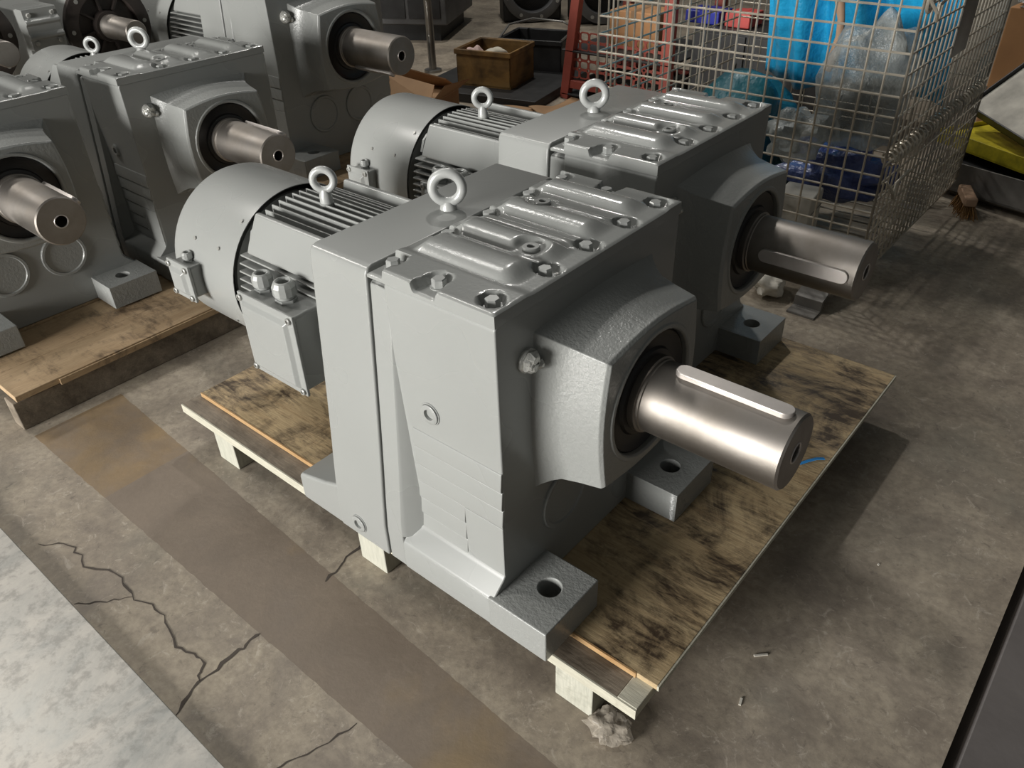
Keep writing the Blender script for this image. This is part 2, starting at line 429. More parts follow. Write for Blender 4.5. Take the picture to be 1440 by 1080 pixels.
    MB().torus((.3192, 0, 0), .0145, .0016, 'yz', 28, 8).build('hole_chamfer', 'key_steel', shaft)
    # round blanking covers and plugs
    for y in (.182, .332):
        MB().lathe([(-.002, .058), (.003, .058), (.005, .056), (.005, .050), (.002, .048)], (0, y, .150), 0, 36).build('end_cap', 'paint_cast', R)
    vp = MB().lathe([(-.001, .018), (.004, .018), (.006, .016)], (0, .094, .457), 0, 24).build('vent_plug', 'tape_foil', R)
    tp = MB()
    for k in range(7):
        a = k*.9; tp.lathe([(.004, .0095), (.010, .011), (.015+.0015*(k % 3), .005)], (0, .094+.006*cos(a), .457+.006*sin(a)), 0, 7)
    tp.lathe([(.008, .005), (.013, .008), (.018, .003)], (.0, .108, .448), 0, 6)
    tp.build('tape_wrap', 'tape_foil', vp, ang=20)
    def sideplug(x, y, z, r=.0165):
        pg = MB().lathe([(.002, r), (-.0035, r), (-.0045, r-.002), (-.0045, r*.55), (.002, r*.5)], (x, y, z), 1, 28).build('screw_plug', 'paint_side', R)
        MB().torus((x, y-.0005, z), r*1.08, .0012, 'xz', 28, 6).build('plug_ring', 'paint_side', pg)
    sideplug(-.135, .0355, .339); sideplug(-.313, 0, .034)
    # lifting eye
    def eye(x, y, z, Rr, r, stem, mat, ps, rz):
        mb = MB(); mb.torus((0, 0, stem+Rr+r*.6), Rr, r, 'xz', 40, 14)
        mb.lathe([(0, r*1.75), (stem*.8, r*1.65), (stem+r*.8, r*1.1)], axis=2, n=28)
        e = mb.build('eye_bolt', mat, ps, loc=(x, y, z), ang=50); e.rotation_euler = (0, 0, rz); return e
    eye(-.292, YC+.004, .540, .0235, .0080, .007, 'eye_paint', R, radians(38))
    # ---- motor
    my, mz = .252, .319
    fr = MB(); fr.lathe([(-.72, .126), (-.36, .126)], (0, my, mz), 0, 48)
    motor = fr.build('motor_frame', 'paint_side', R)
    MB().lathe([(-.40, .145), (-.366, .150)], (0, my, mz), 0, 48).build('motor_flange', 'paint_side', motor, .003)
    MB().lathe([(-.728, .150), (-.718, .150)], (0, my, mz), 0, 48).build('end_shield', 'paint_side', motor)
    def fin(name, poly, x0, x1, axis=0):
        return MB().prism(poly, 0, x0, x1).build(name, 'paint_side', motor, .0012)
    for i in range(12):
        y = my-.088+.016*i; d = abs(y-my); zt = mz+math.sqrt(max(.160**2-d*d*.7, 0)); zb = mz+math.sqrt(max(.12**2-d*d, 0))
        fin('fin', [(y-.0022, zb), (y+.0022, zb), (y+.0018, zt), (y-.0018, zt)], -.692, -.402)
    for sgn in (-1, 1):
        for i in range(9):
            z = mz+.083-.0145*i; d = abs(z-mz); yo = math.sqrt(.160**2-d*d*.7); yi = math.sqrt(.12**2-d*d)
            fin('fin', [(my+sgn*yi, z-.0022), (my+sgn*yi, z+.0022), (my+sgn*yo, z+.0018), (my+sgn*yo, z-.0018)], -.692, -.402)
        MB().prism([(my+sgn*.08, mz+.08), (my+sgn*.098, mz+.158), (my+sgn*.108, mz+.158), (my+sgn*.135, mz+.108), (my+sgn*.142, mz+.092), (my+sgn*.10, mz+.07)], 0, -.672, -.402).build('side_pad', 'paint_side', motor, .004)
        ear = MB().prism([(my+sgn*.084, mz+.11), (my+sgn*.092, mz+.128), (my+sgn*.108, mz+.116), (my+sgn*.118, mz+.09), (my+sgn*.10, mz+.085)], 0, -.700, -.693).build('fixing_ear', 'paint_side', motor, .001)
    for i in range(7):
        y = my-.05+.0165*i; d = abs(y-my)
        fin('fin', [(y-.0022, mz-.11), (y+.0022, mz-.11), (y+.0018, mz-.158), (y-.0018, mz-.158)], -.692, -.402)
    pad = MB().lathe([(0, .014), (.026, .013)], (-.600, my, mz+.135), 2, 24).build('eye_pad', 'paint_side', motor)
    eye(-.600, my, mz+.158, .0190, .0069, .022, 'eye_paint', motor, radians(38))
    # fan cover (thin sheet bowl, open to the motor)
    fc = MB(); fc.lathe([(-.708, .1655), (-.708, .1640), (-.90, .1640), (-.90, .1), (-.925, .1), (-.925, .150), (-.918, .1610), (-.905, .1655), (-.708, .1655)], (0, my, mz), 0, 72, False)
    fcv = fc.build('fan_cover', 'paint_side', R, ang=35)
    MB().lathe([(-.9245, .102), (-.922, .102)], (0, my, mz), 0, 40).build('fan_grille', 'paint_side', fcv)
    s0 = None
    for x, a in ((-.76, 62), (-.725, 40), (-.84, 62), (-.725, 140), (-.76, 118)):
        a = radians(a); yy, zz = my-.1655*sin(a), mz+.1655*cos(a)
        mb = MB().lathe([(-.001, .0042), (.0028, .0035)], axis=2, n=10)
        s_ = mb.build('screw', 'bolt_zinc', fcv, loc=(x, yy, zz)); s_.rotation_euler = (a, 0, 0)
    def gland(x, y, z, r, ps):
        g = MB(); g.lathe([(0, r*1.05), (r*.35, r*1.05)], n=6, axis=2); g.lathe([(r*.35, r*.85), (r*.7, r*.85)], n=20, axis=2)
        g.lathe([(r*.7, r*1.12), (r*1.6, r*1.12), (r*2.0, r*.92), (r*2.15, r*.72), (r*2.0, r*.58), (r*1.9, r*.55), (r*.75, r*.55)], n=12, axis=2)
        go = g.build('cable_gland', 'gland_grey', ps, .0012, loc=(x, y, z), ang=25)
    def tbox(x0, x1, y0, y1, z0, z1, lidover, ps, name):
        b = MB().box(x0+.006, x1-.006, y0+.012, y1, z0+.006, z1-.006).build(name, 'paint_side', ps, .006, 3)
        ld = MB(); L = lambda i, y: [(x0+i, y, z0+i), (x1-i, y, z0+i), (x1-i, y, z1-i), (x0+i, y, z1-i)]
        ld.loft([L(0, y0+.012), L(0, y0+.006), L(.012, y0+.005), L(.02, y0-.002)])
        l_ = ld.build('box_lid', 'paint_side', b, .0018)
        for x in (x0+.009, x1-.009):
            for z in (z0+.009, z1-.009):
                MB().lathe([(0, .0062), (-.004, .0062), (-.0052, .0048), (-.0052, .003), (-.003, .0028)], (x, y0+.006, z), 1, 14).build('lid_screw', 'bolt_zinc', l_)
        return b
    tb = tbox(-.604, -.449, .030, .135, .228, .388, 0, R, 'terminal_box')
    gland(-.578, .075, .381, .0165, tb); gland(-.515, .075, .381, .0185, tb)
    fb = tbox(-.888, -.812, .052, .115, .282, .360, 0, R, 'fan_terminal_box')
    gland(-.850, .084, .353, .0095, fb)
    return R
proto = make_unit()
def turn(root, name, ang):
    for k in KIDS(root):
        if k.name.split('.')[0] == name: k.rotation_euler = (ang, 0, 0)
G_ = 'grey painted helical gear motors'
proto.location = (0, 0, ZP-.0008)
def put(x, y, rz, s, keyang, z=ZP-.001):
    o = cp(proto); o.location = (x, y, z); o.rotation_euler = (0, 0, rz); o.scale = (s, s, s); turn(o, 'shaft', keyang); return o
B = put(-.1116, .5575, 0, 1, radians(84))
C = put(-1.567, .335, -.011, 1, radians(-40), ZP-.014)
D = put(-1.61, -.22, -.016, 1, radians(-62), ZP-.014)
E_ = put(-1.927, 1.053, 0, 1.142, radians(150), ZP+.0012)
for k in KIDS(E_):
    n_ = k.name.split('.')[0]
    if n_ == 'terminal_box':
        for g in KIDS(k):
            for h in KIDS(g): bpy.data.objects.remove(h)
            bpy.data.objects.remove(g)
        bpy.data.objects.remove(k)
tag(proto, 'grey gear motor fully lit on plywood pallet, raised pale key on top of its shaft', 'gear motor', G_)
tag(B, 'grey gear motor beside the wire cage, flush key on the side of its shaft', 'gear motor', G_)
tag(C, 'grey gear motor on planks, its shaft end over the lit round fan cover', 'gear motor', G_)
tag(D, 'grey gear motor at the bare end of the planks, round blank cap under its shaft', 'gear motor', G_)
tag(E_, 'larger grey gear motor beyond the planks, its shaft pointing at the cardboard box', 'gear motor', G_)

# ------------------------------------------------------------------ pallets
def pallet_main():
    R = empty('pallet', (0, 0, 0))
    x0, x1, y0, y1 = -.957, .250, .026, 1.085
    t0 = ZP-.0012; tb = t0-.011; f0 = tb-.021
    MB().box(x0+.012, x1+.006, y0+.045, y1, tb, t0).build('plywood_sheet', 'ply_stained', R, .0015)
    MB().box(x0+.012, x1-.03, y0+.0425, y0+.0455, tb+.001, t0+.0004).build('raw_edge', 'edge_orange', R)
    MB().box(x1+.0055, x1+.0085, y0+.045, y1, tb, t0-.0008).build('raw_edge', 'edge_pale', R)
    MB().box(x0, x1-.034, y0, y0+.10, f0, tb).build('deck_board', 'frame_wood', R, .0015)
    MB().box(x0, x1, y0-.003, y0, f0, tb).build('board_face', 'edge_pale', R)
    MB().box(x1-.034, x1, y0, y0+.10, f0, tb+.001).build('end_batten', 'edge_pale', R, .0015)
    for ya in (.49, .98): MB().box(x0, x1, ya, ya+.10, f0, tb).build('deck_board', 'frame_wood', R, .0015)
    for xa in (-.850, -.37, .100):
        for ya in (.029, .50, .985):
            MB().box(xa, xa+.072, ya, ya+.09, 0, f0).build('block', 'block_pale', R, .002)
    return R
tag(pallet_main(), 'low wooden pallet topped with an oil-stained plywood sheet on pale blocks', 'pallet')
def pallet_planks():
    R = empty('pallet', (0, 0, 0)); z1 = ZP-.015
    ys = [(-.202, .95)]
    for i, (xa, xb) in enumerate(((-1.43, -1.296), (-1.60, -1.437), (-1.78, -1.606), (-1.97, -1.79), (-2.16, -1.98))):
        MB().box(xa, xb, -.202+.012*(i % 2), .95, z1-.016-(.006 if i == 1 else 0), z1-(.004 if i == 1 else 0)).build('plank', 'plank_wood', R, .002)
    for xa in (-1.36, -1.75, -2.12):
        MB().box(xa, xa+.05, -.21, .95, .0, z1-.023).build('runner', 'frame_wood', R, .003)
    MB().box(-1.304, -1.292, -.10, .95, z1-.020, z1-.004).build('plank_edge', 'plank_wood', R, .001)
    return R
tag(pallet_planks(), 'weathered plank pallet carrying two gear motors in shade', 'pallet')
def pallet_back():
    R = empty('pallet', (0, 0, 0))
    for i, xa in enumerate((-2.05, -2.25, -2.45)): MB().box(xa, xa+.17, 1.0, 1.75, ZP-.02, ZP+.001).build('plank', 'plank_wood', R, .002)
    MB().box(-1.88, -1.70, 1.0, 1.75, ZP-.02, ZP+.001).build('plank', 'plank_wood', R, .002)
    for ya in (1.02, 1.36, 1.68): MB().box(-2.5, -1.70, ya, ya+.05, 0, ZP-.02).build('runner', 'frame_wood', R, .003)
    return R
tag(pallet_back(), 'plank pallet under the larger gear motor, mostly hidden by shade', 'pallet')

# ------------------------------------------------------------------ flange gear units behind the planks
def flange_unit(x, y, z, rad, label, side, hw=.15, sl=.193):
    R = empty('flange_gear_unit', (x, y, 0))
    fl = MB(); n = 56; fl.lathe([(-.035, rad), (-.012, rad), (-.010, rad*.97), (-.010, rad*.70), (-.06, rad*.66), (-.06, .06)], (0, 0, z), 0, n)
    f = fl.build('flange', 'dark_flange', R, .002)
    MB().lathe([(-.06, .062), (.0, .056), (.0, .05)], (0, 0, z), 0, 36).build('hub', 'dark_flange', f)
    r0 = None
    for k in range(8):
        mb = MB().box(-.058, -.02, .055, rad*.69, -.004, .004)
        if r0 is None: r0 = mb.build('web_rib', 'dark_flange', f, loc=(0, 0, z))
        else: cp(r0, f, (0, 0, z), (k*pi/4+.2, 0, 0))
        MB().lathe([(-.011, .008), (-.009, .008)], (0, rad*.86*cos(k*pi/4), z+rad*.86*sin(k*pi/4)), 0, 14).build('flange_bolt_hole', 'bolt_zinc', f)
    MB().lathe([(-.02, .045), (.02, .045), (.024, .042), (sl-.003, .042), (sl, .039), (sl, .01)], (0, 0, z), 0, 40).build('shaft', 'shaft_steel', R)
    MB().prism([(-hw, 0), (hw, 0), (hw, z-.02), (hw*.87, z+.13), (.06, z+.20), (-.06, z+.20), (-hw*.87, z+.13), (-hw, z-.02)], 0, -.34, -.036).build('body', 'paint_side', R, .012, 3)
    MB().lathe([(-.72, .105), (-.34, .105)], (0, 0, z), 0, 40).build('motor', 'paint_side', R, .006)
    MB().box(-.45, .02, -hw, hw, 0, .03).build('base', 'frame_wood', R, .003)
    # ribbed cover plate bolted beside the flange
    if side:
        y0, y1, z0, z1 = side; c = MB()
        hh = [0, .25, .30, .36, .42, .60, .66, .72, .78, 1.]; hx = [0, 0, .012, .012, .002, .002, .012, .012, 0, 0]
        c.prism([(-.05, z0)] + [(.0+b, z0+(z1-z0)*a) for a, b in zip(hh, hx)] + [(-.05, z1)], 1, y0, y1)
        cc = c.build('cover_plate', 'paint_cover', R, .002)
        for yy in (y0+.02, y1-.02):
            for zz in (z0+.025, z1-.02):
                MB().lathe([(0, .009), (.006, .009), (.008, .007)], (.0, yy, zz), 0, 6).build('bolt', 'bolt_zinc', cc, ang=25)
        MB().box(-.35, -.05, y0+.005, y1+.02, 0.03, z1-.005).build('side_housing', 'paint_side', R, .006)
    return tag(R, label, 'gear unit', 'flange mounted gear units')
flange_unit(-2.80, .965, .435+ZP, .168, 'gear unit with dark ribbed round flange behind the planks, beside the bolted ribbed plate', (-.31, -.185, .40+ZP, .54+ZP), .118)
flange_unit(-2.86, .475, .455+ZP, .165, 'gear unit with dark flange and long steel shaft at the far end behind the planks', None, .11, .31)

# ------------------------------------------------------------------ wire cage
CX0, CX1, CY0, CY1, CZ0, CZ1 = -.90, .0, 1.55, 2.50, .075, .93
cage = empty('wire_cage', ((CX0+CX1)/2, CY0, 0))
tag(cage, 'open steel wire mesh cage on short feet filled with plastic film and boxes', 'wire cage')
off = Vector(cage.location)
def wire_panel(name, origin, u, length, z0, z1, pitch, pz, r=.0031):
    o = Vector(origin); u = Vector(u); mb = MB()
    P = lambda a, z: o + u*a + Vector((0, 0, z)) - off
    mb.tube([P(0, z0), P(length, z0)], .004, 6); mb.tube([P(0, z1), P(length, z1)], .004, 6)
    mb.tube([P(0, z0), P(0, z1)], .004, 6); mb.tube([P(length, z0), P(length, z1)], .004, 6)
    pan = mb.build(name, 'wire_zinc', cage)
    nv = round(length/pitch); nh = round((z1-z0)/pz)
    v0 = MB().tube([(0, 0, z0), (0, 0, z1)], r, 6).build('wire', 'wire_zinc', pan, loc=P(length/nv, 0))
    for i in range(2, nv): cp(v0, pan, P(length*i/nv, 0))
    h0 = MB().tube([(0, 0, 0), u*length], r, 6).build('wire', 'wire_zinc', pan, loc=P(0, z0+(z1-z0)/nh)+Vector((0, 0, 0)))
    for i in range(2, nh): cp(h0, pan, P(0, z0+(z1-z0)*i/nh))
    return pan
wire_panel('front_panel', (CX0, CY0, 0), (1, 0, 0), CX1-CX0, CZ0, CZ1, .05, .05)
wire_panel('side_panel', (CX0, CY0, 0), (0, 1, 0), CY1-CY0, CZ0, CZ1, .05, .05)
wire_panel('back_panel', (CX0, CY1, 0), (1, 0, 0), CX1-CX0, CZ0, CZ1, .05, .05)
ZM = .415
sp = wire_panel('lower_gate', (CX1, CY0, 0), (0, 1, 0), CY1-CY0, CZ0, ZM-.012, .038, .045, .003)
sp2 = wire_panel('upper_gate', (CX1, CY0, 0), (0, 1, 0), CY1-CY0, ZM+.012, CZ1, .042, .05, .003)
mb = MB(); nn = 30*10
mb.tube([Vector((CX1+.019*cos(2*pi*i/10), CY0+.02+(CY1-CY0-.08)*i/nn, ZM+.019*sin(2*pi*i/10)))-off for i in range(nn+1)], .0035, 5)
mb.build('hinge_coil', 'wire_zinc', cage)
wire_panel('base_panel', (CX0, CY0, CZ0), (1, 0, 0), CX1-CX0, 0, .001, .05, .001)
mb = MB()
for i in range(20):
    y = CY0+(CY1-CY0)*i/19; mb.tube([Vector((CX0, y, CZ0))-off, Vector((CX1, y, CZ0))-off], .003, 6)
mb.build('base_wires', 'wire_zinc', cage)
for fx in (CX0+.10, CX1-.05):
    for fy in (CY0+.02, CY1-.10):
        w = .05; q = MB(); lx, ly = fx-off.x, fy-off.y
        sg = -.10 if fy < 2 else .0
        q.prism([(ly-.07+sg, 0), (ly-.01+sg, 0), (ly-.008+sg, .03), (ly+.02, CZ0), (ly, CZ0), (ly-.02+sg, .034), (ly-.024+sg, .006), (ly-.068+sg, .006)], 0, lx-.075, lx+.005)
        q.build('foot', 'grey_tin', cage, .001)
for k, (ya, za) in enumerate(((.0, .80), (.02, .36))):   # latch hooks at the near corner
    P0 = Vector((CX1+.01, CY0+ya, za))-off
    MB().tube([P0+Vector((0, 0, 0)), P0+Vector((.02, .01, -.03)), P0+Vector((.018, .03, -.05)), P0+Vector((.01, .06, -.02)), P0+Vector((.02, .12, .0))], .004, 6).build('latch_hook', 'wire_zinc', cage)
MB().torus(Vector((CX1+.008, CY0+.02, .79))-off, .022, .004, 'yz', 24, 6).build('latch_ring', 'wire_zinc', cage)
MB().box(CX1+.004-off.x, CX1+.007-off.x, .36, .50, .60, .80).build('name_plate', 'grey_tin', cage, .002)

# contents of the cage
def blob(name, mat, c, r, amp, seed, nu=26, nv=16, floor_z=None, freq=3.0, sq_=1.0):
    rnd = random.Random(seed); ph = [(rnd.uniform(-1, 1)*freq, rnd.uniform(-1, 1)*freq, rnd.uniform(-1, 1)*freq, rnd.uniform(0, 6)) for _ in range(9)]
    mb = MB(); loops = []
    for j in range(1, nv):
        th = pi*j/nv; lp_ = []
        for i in range(nu):
            a = 2*pi*i/nu; d = Vector((sin(th)*cos(a), sin(th)*sin(a), cos(th)))
            if sq_ != 1: d = Vector([math.copysign(abs(q)**sq_, q) for q in d])
            w = 1 + amp*sum(sin(p[0]*d.x*2+p[1]*d.y*2+p[2]*d.z*2+p[3]) for p in ph)/4
            q = Vector((c[0]+d.x*r[0]*w, c[1]+d.y*r[1]*w, c[2]+d.z*r[2]*w))
            if floor_z is not None: q.z = max(q.z, floor_z)
            lp_.append(q)
        loops.append(lp_)
    mb.loft(loops); return mb.build(name, mat, ang=60)
zb = CZ0+.004
tag(blob('plastic_bag', 'teal_film', (-.63, 2.02, .25), (.21, .16, .19), .25, 3, floor_z=zb, sq_=.8), 'dark teal plastic bundle low in the wire cage', 'plastic bag')
def sheet(name, mat, fn, nx=34, ny=30, th=.003):
    o = MB().grid(nx, ny, fn).build(name, mat, ang=60)
    s_ = o.modifiers.new('thick', 'SOLIDIFY'); s_.thickness = th; return o
tag(sheet('plastic_sheet', 'blue_film', lambda u, v: (-.68+.62*u, 2.22+.03*sin(u*19+v*3)+.02*sin(u*41+1)+.16*(1-v)*(v < 2)-.10, .40+.52*v-.03*sin(u*7)), 60, 20),
    'bright blue plastic sheet standing folded inside the wire cage', 'plastic sheet')
tag(blob('plastic_bag', 'clear_film', (-.185, 1.88, .49), (.12, .14, .18), .35, 11, freq=4, floor_z=.35), 'big hazy clear plastic bag against the coiled side of the cage', 'plastic bag')
tag(blob('plastic_bag', 'navy_film', (-.215, 1.87, .245), (.15, .12, .08), .35, 5, freq=4, floor_z=.185), 'navy blue plastic bag beneath the clear bag in the cage', 'plastic bag')
tag(blob('plastic_bag', 'clear_film', (-.31, 1.72, .38), (.075, .07, .07), .35, 21, freq=4), 'small bundle of clear bubble film on the navy bag', 'plastic bag')
def carton(name, mat, x0, x1, y0, y1, z0, z1, rz=0, bev=.006):
    cx, cy = (x0+x1)/2, (y0+y1)/2
    o = MB().box(x0-cx, x1-cx, y0-cy, y1-cy, 0, z1-z0).build(name, mat, bevel=bev); o.location = (cx, cy, z0); o.rotation_euler = (0, 0, rz); return o
def whitebox(x0, x1, y0, y1, z0, z1, rz, label):
    o = carton('white_box', 'white_card', x0, x1, y0, y1, z0, z1, rz)
    h = z1-z0; w, d = (x1-x0)/2, (y1-y0)/2
    MB().box(-w-.001, w+.001, -d-.001, d+.001, h*.72, h*.74).build('lid_seam', 'grey_tin', o)
    MB().box(-w*.25, w*.25, -d-.0015, -d, h*.1, h*.95).build('tape_strip', 'white_paper', o)
    return tag(o, label, 'box', 'white boxes in the cage')
whitebox(-.285, -.18, 1.58, 1.69, zb, .262, .1, 'white box standing in the cage below the navy bag')
whitebox(-.43, -.335, 1.60, 1.69, zb, .225, -.15, 'white box in the cage behind the bearing boss of the flush-key gear motor')
whitebox(-.535, -.45, 1.68, 1.76, zb, .385, .1, 'taller white box standing in the cage in front of the teal bundle')
st_ = MB(); pts = [Vector((-.36+.02*sin(i*.8), 2.02, .50+.05*i)) for i in range(10)]
tag(st_.tube(pts, [.014+.003*sin(i*1.7) for i in range(10)], 8).build('wooden_stick', 'tan_stick', ang=60), 'crooked tan stick standing upright before the blue sheet', 'stick')
tag(blob('paper_wad', 'white_paper', (-.215, 1.47, .035), (.05, .05, .035), .3, 8, floor_z=.001), 'crumpled white paper on the floor under the cage edge', 'paper')

# ------------------------------------------------------------------ red rack behind the cage
rack = tag(empty('steel_rack', (-1.64, 2.78, 0)), 'red painted steel rack with perforated panel behind the wire cage', 'rack')
def bar(a, b, w, d, name, parent, mat, base):
    a = Vector(a)-base; b = Vector(b)-base; dr = (b-a).normalized(); u = Vector((0, 1, 0)) if abs(dr.y) < .8 else Vector((1, 0, 0))
    s_ = dr.cross(u).normalized(); t_ = s_.cross(dr)
    return MB().loft([[p_+s_*w*i+t_*d*j for i, j in ((-1, -1), (1, -1), (1, 1), (-1, 1))] for p_ in (a, b)]).build(name, mat, parent, .003)
ro = Vector(rack.location)
bar((-1.935, 2.78, 0), (-1.80, 2.78, 1.0), .024, .02, 'post', rack, 'red_paint', ro)
bar((-1.36, 2.78, 0), (-1.36, 2.78, 1.0), .026, .02, 'post', rack, 'red_paint', ro)
bar((-1.935, 3.25, 0), (-1.80, 3.25, 1.0), .024, .02, 'post', rack, 'red_paint', ro)
bar((-1.36, 3.25, 0), (-1.36, 3.25, 1.0), .026, .02, 'post', rack, 'red_paint', ro)
bar((-1.93, 2.78, .075), (-1.36, 2.78, .075), .02, .015, 'cross_bar', rack, 'red_paint', ro)
bar((-1.93, 3.25, .075), (-1.36, 3.25, .075), .02, .015, 'cross_bar', rack, 'red_paint', ro)
MB().box(-.31, .30, -.02, .50, .228, .238).build('shelf', 'dark_machine', rack, .003)
MB().box(-.31, .30, -.02, .50, .02, .03).build('shelf', 'dark_machine', rack, .003)
pm = MB()                                       # perforated panel: rounded slots in a sheet
for j in range(5):
    for i in range(10):
        x0, z0 = -.265+.053*i, .105+.044*j; out = [(x0, z0), (x0+.053, z0), (x0+.053, z0+.044), (x0, z0+.044)]
        O, I = [], []
        for k in range(16):
            a = 2*pi*k/16+pi/16; c_, s_ = cos(a), sin(a); m_ = max(abs(c_), abs(s_))
            O.append((x0+.0265+.0265*c_/m_, z0+.022+.022*s_/m_))
            I.append((x0+.0265+.0205*math.copysign(abs(c_)**.55, c_), z0+.022+.016*math.copysign(abs(s_)**.55, s_)))
        L = lambda p_, y: [(x, y, z) for x, z in p_]
        pm.loft([L(O, 0), L(O, .003), L(I, .003), L(I, 0)], closed=True)
pm.build('perforated_panel', 'red_paint', rack, smooth=False)
def lidded(name, mat, x0, x1, y0, y1, z0, z1, rz, label, cat='box', seam='cardboard'):
    o = carton(name, mat, x0, x1, y0, y1, z0, z1, rz); w, d, h = (x1-x0)/2, (y1-y0)/2, z1-z0
    MB().box(-.012, .012, -d-.001, d+.001, h*.7, h+.001).build('tape', seam, o)
    MB().box(-w-.0012, w+.0012, -.0015, .0015, h-.002, h+.0015).build('flap_seam', seam, o)
    return tag(o, label, cat)
lidded('cardboard_box', 'orange_card', -1.78, -1.52, 2.92, 3.10, .239, .41, .05, 'orange cardboard box on the shelf of the red rack')
for i in range(7):                               # rusty bars stacked on the lowest shelf
    o = MB().lathe([(0, .034), (.30, .034), (.302, .03), (.302, .012), (.29, .010)], (0, 0, 0), 1, 20).build('steel_bar', 'grey_tin')
    o.location = (-1.86+.075*i, 2.86, .065); o.rotation_euler = (0, 0, pi) if False else (0, 0, 0)
    tag(o, 'rusty round bar lying on the bottom shelf of the red rack', 'steel bar', 'bars on the red rack')
lidded('parts_bin', 'blue_plastic', -1.40, -1.23, 2.98, 3.12, .381, .435, 0, 'low blue parts bin on the dark cabinet behind the cage', 'bin', 'blue_plastic')
lidded('parts_bin', 'red_print', -1.20, -1.08, 2.98, 3.12, .381, .44, 0, 'low red parts bin on the dark cabinet beside the blue bin', 'bin', 'red_print')

dc = empty('steel_cabinet', (-1.0, 3.15, 0)); tag(dc, 'low black steel cabinet behind the cage carrying two small bins', 'cabinet')
MB().box(-.325, .55, -.22, .22, .04, .38).build('cabinet_body', 'dark_machine', dc, .006)
MB().box(-.30, .51, -.18, .18, 0, .04).build('plinth', 'black_mat', dc)
for i in range(3):
    dd = MB().box(-.32+.29*i, -.06+.29*i, -.232, -.22, .06, .36).build('door', 'dark_machine', dc, .003)
    MB().tube([(-.09+.29*i, -.233, .18), (-.09+.29*i, -.245, .19), (-.09+.29*i, -.245, .24), (-.09+.29*i, -.233, .25)], .004, 6).build('handle', 'post_steel', dd)
# ------------------------------------------------------------------ cardboard and the oily box
mat_ = MB().box(-.36, .36, -.30, .36, 0, .045).build('floor_platform', 'black_mat', bevel=.004); mat_.location = (-2.33, 2.72, 0); mat_.rotation_euler = (0, 0, .22)
tag(mat_, 'low black oil-stained platform under the brown carton', 'platform')
def open_box(name, mat, cx, cy, cz, w, d, h, rz, label, cat='box'):
    R = empty(name, (cx, cy, cz), rz); th = .008
    for n_, a in (('side_panel', (-w/2, w/2, -d/2, -d/2+th)), ('side_panel', (-w/2, w/2, d/2-th, d/2)), ('side_panel', (-w/2, -w/2+th, -d/2, d/2)), ('side_panel', (w/2-th, w/2, -d/2, d/2))):
        MB().box(*a, 0, h).build(n_, mat, R, .002)
    MB().box(-w/2, w/2, -d/2, d/2, 0, .01).build('bottom', mat, R)
    rim = MB()
    for a in ((-w/2-.008, w/2+.008, -d/2-.01, -d/2+.004), (-w/2-.008, -w/2+.004, -d/2, d/2), (w/2-.004, w/2+.008, -d/2, d/2), (-w/2, w/2, d/2-.004, d/2+.008)):
        rim.box(*a, h-.022, h+.004)
    rim.build('folded_rim', mat, R, .004)
    return tag(R, label, cat)
open_box('carton', 'oily_box', -2.335, 2.70, .045, .31, .28, .175, .235, 'open oil-soaked brown carton holding pale lumps on the black platform')
for k, (x, y, s_, mt, lb) in enumerate(((-2.30, 2.67, .062, 'pale_lump', 'cream wrapped lump inside the brown carton'), (-2.41, 2.63, .048, 'pink_lump', 'pinkish wrapped lump inside the brown carton'))):
    tag(blob('wrapped_part', mt, (x, y, .175), (s_, s_, .05), .2, 30+k, floor_z=.06), lb, 'part')
bk = open_box('tray', 'dark_machine', -2.36, 3.10, .0, .36, .28, .20, .3, 'dark metal tray with bent wire rim behind the brown carton', 'tray')
MB().tube([(-.18, -.14, .20), (-.20, .05, .235), (-.1, .16, .25), (.08, .17, .24), (.18, .08, .225), (.18, -.14, .205)], .006, 8).build('wire_rim', 'post_steel', bk)

def folded_card(cx, cy, rz, label):
    R = empty('cardboard_box', (cx, cy, 0), rz)
    MB().box(-.17, .17, -.15, .15, 0, .10).build('carton_body', 'cardboard', R, .004)
    L = [[(-.17, -.15, .10), (.17, -.15, .10)], [(-.17, .15, .10), (.17, .15, .10)]]
    for y0, s_ in ((-.15, -1), (.15, 1)):
        f = MB(); f.loft([[(-.17, y0, .098), (.17, y0, .098), (.17, y0, .104), (-.17, y0, .104)], [(-.15, y0+s_*-.09, .21), (.15, y0+s_*-.09, .16), (.15, y0+s_*-.09, .166), (-.15, y0+s_*-.09, .216)]])
        f.build('flap', 'cardboard', R)
    f = MB(); f.loft([[(.17, -.15, .098), (.17, .15, .098), (.17, .15, .104), (.17, -.15, .104)], [(.24, -.13, .18), (.24, .13, .15), (.24, .13, .156), (.24, -.13, .186)]])
    f.build('flap', 'cardboard', R)
    return tag(R, label, 'box')
folded_card(-2.37, 2.13, .3, 'crushed brown cardboard box with raised flaps beyond the finned motor')
def card_sheet(cx, cy, z, w, d, rz, seed, label):
    rnd = random.Random(seed); a, b2 = rnd.uniform(2, 5), rnd.uniform(2, 5)
    o = sheet('cardboard_sheet', 'cardboard', lambda u, v: ((u-.5)*w, (v-.5)*d, .012+.012*sin(u*a+seed)*cos(v*b2)+.012*abs(sin(u*3+v*2+seed))), 14, 12, .004)
    o.location = (cx, cy, z); o.rotation_euler = (0, 0, rz); return tag(o, label, 'cardboard')
card_sheet(-2.0, 2.33, .0, .30, .26, .3, 1, 'torn cardboard sheet on the floor near the black platform')
card_sheet(-1.74, 2.56, .0, .30, .28, -.2, 2, 'creased cardboard sheet overlapping at the foot of the red post')
card_sheet(-1.60, 2.22, .0, .30, .26, .6, 3, 'cardboard sheet lying toward the wire cage on the floor')

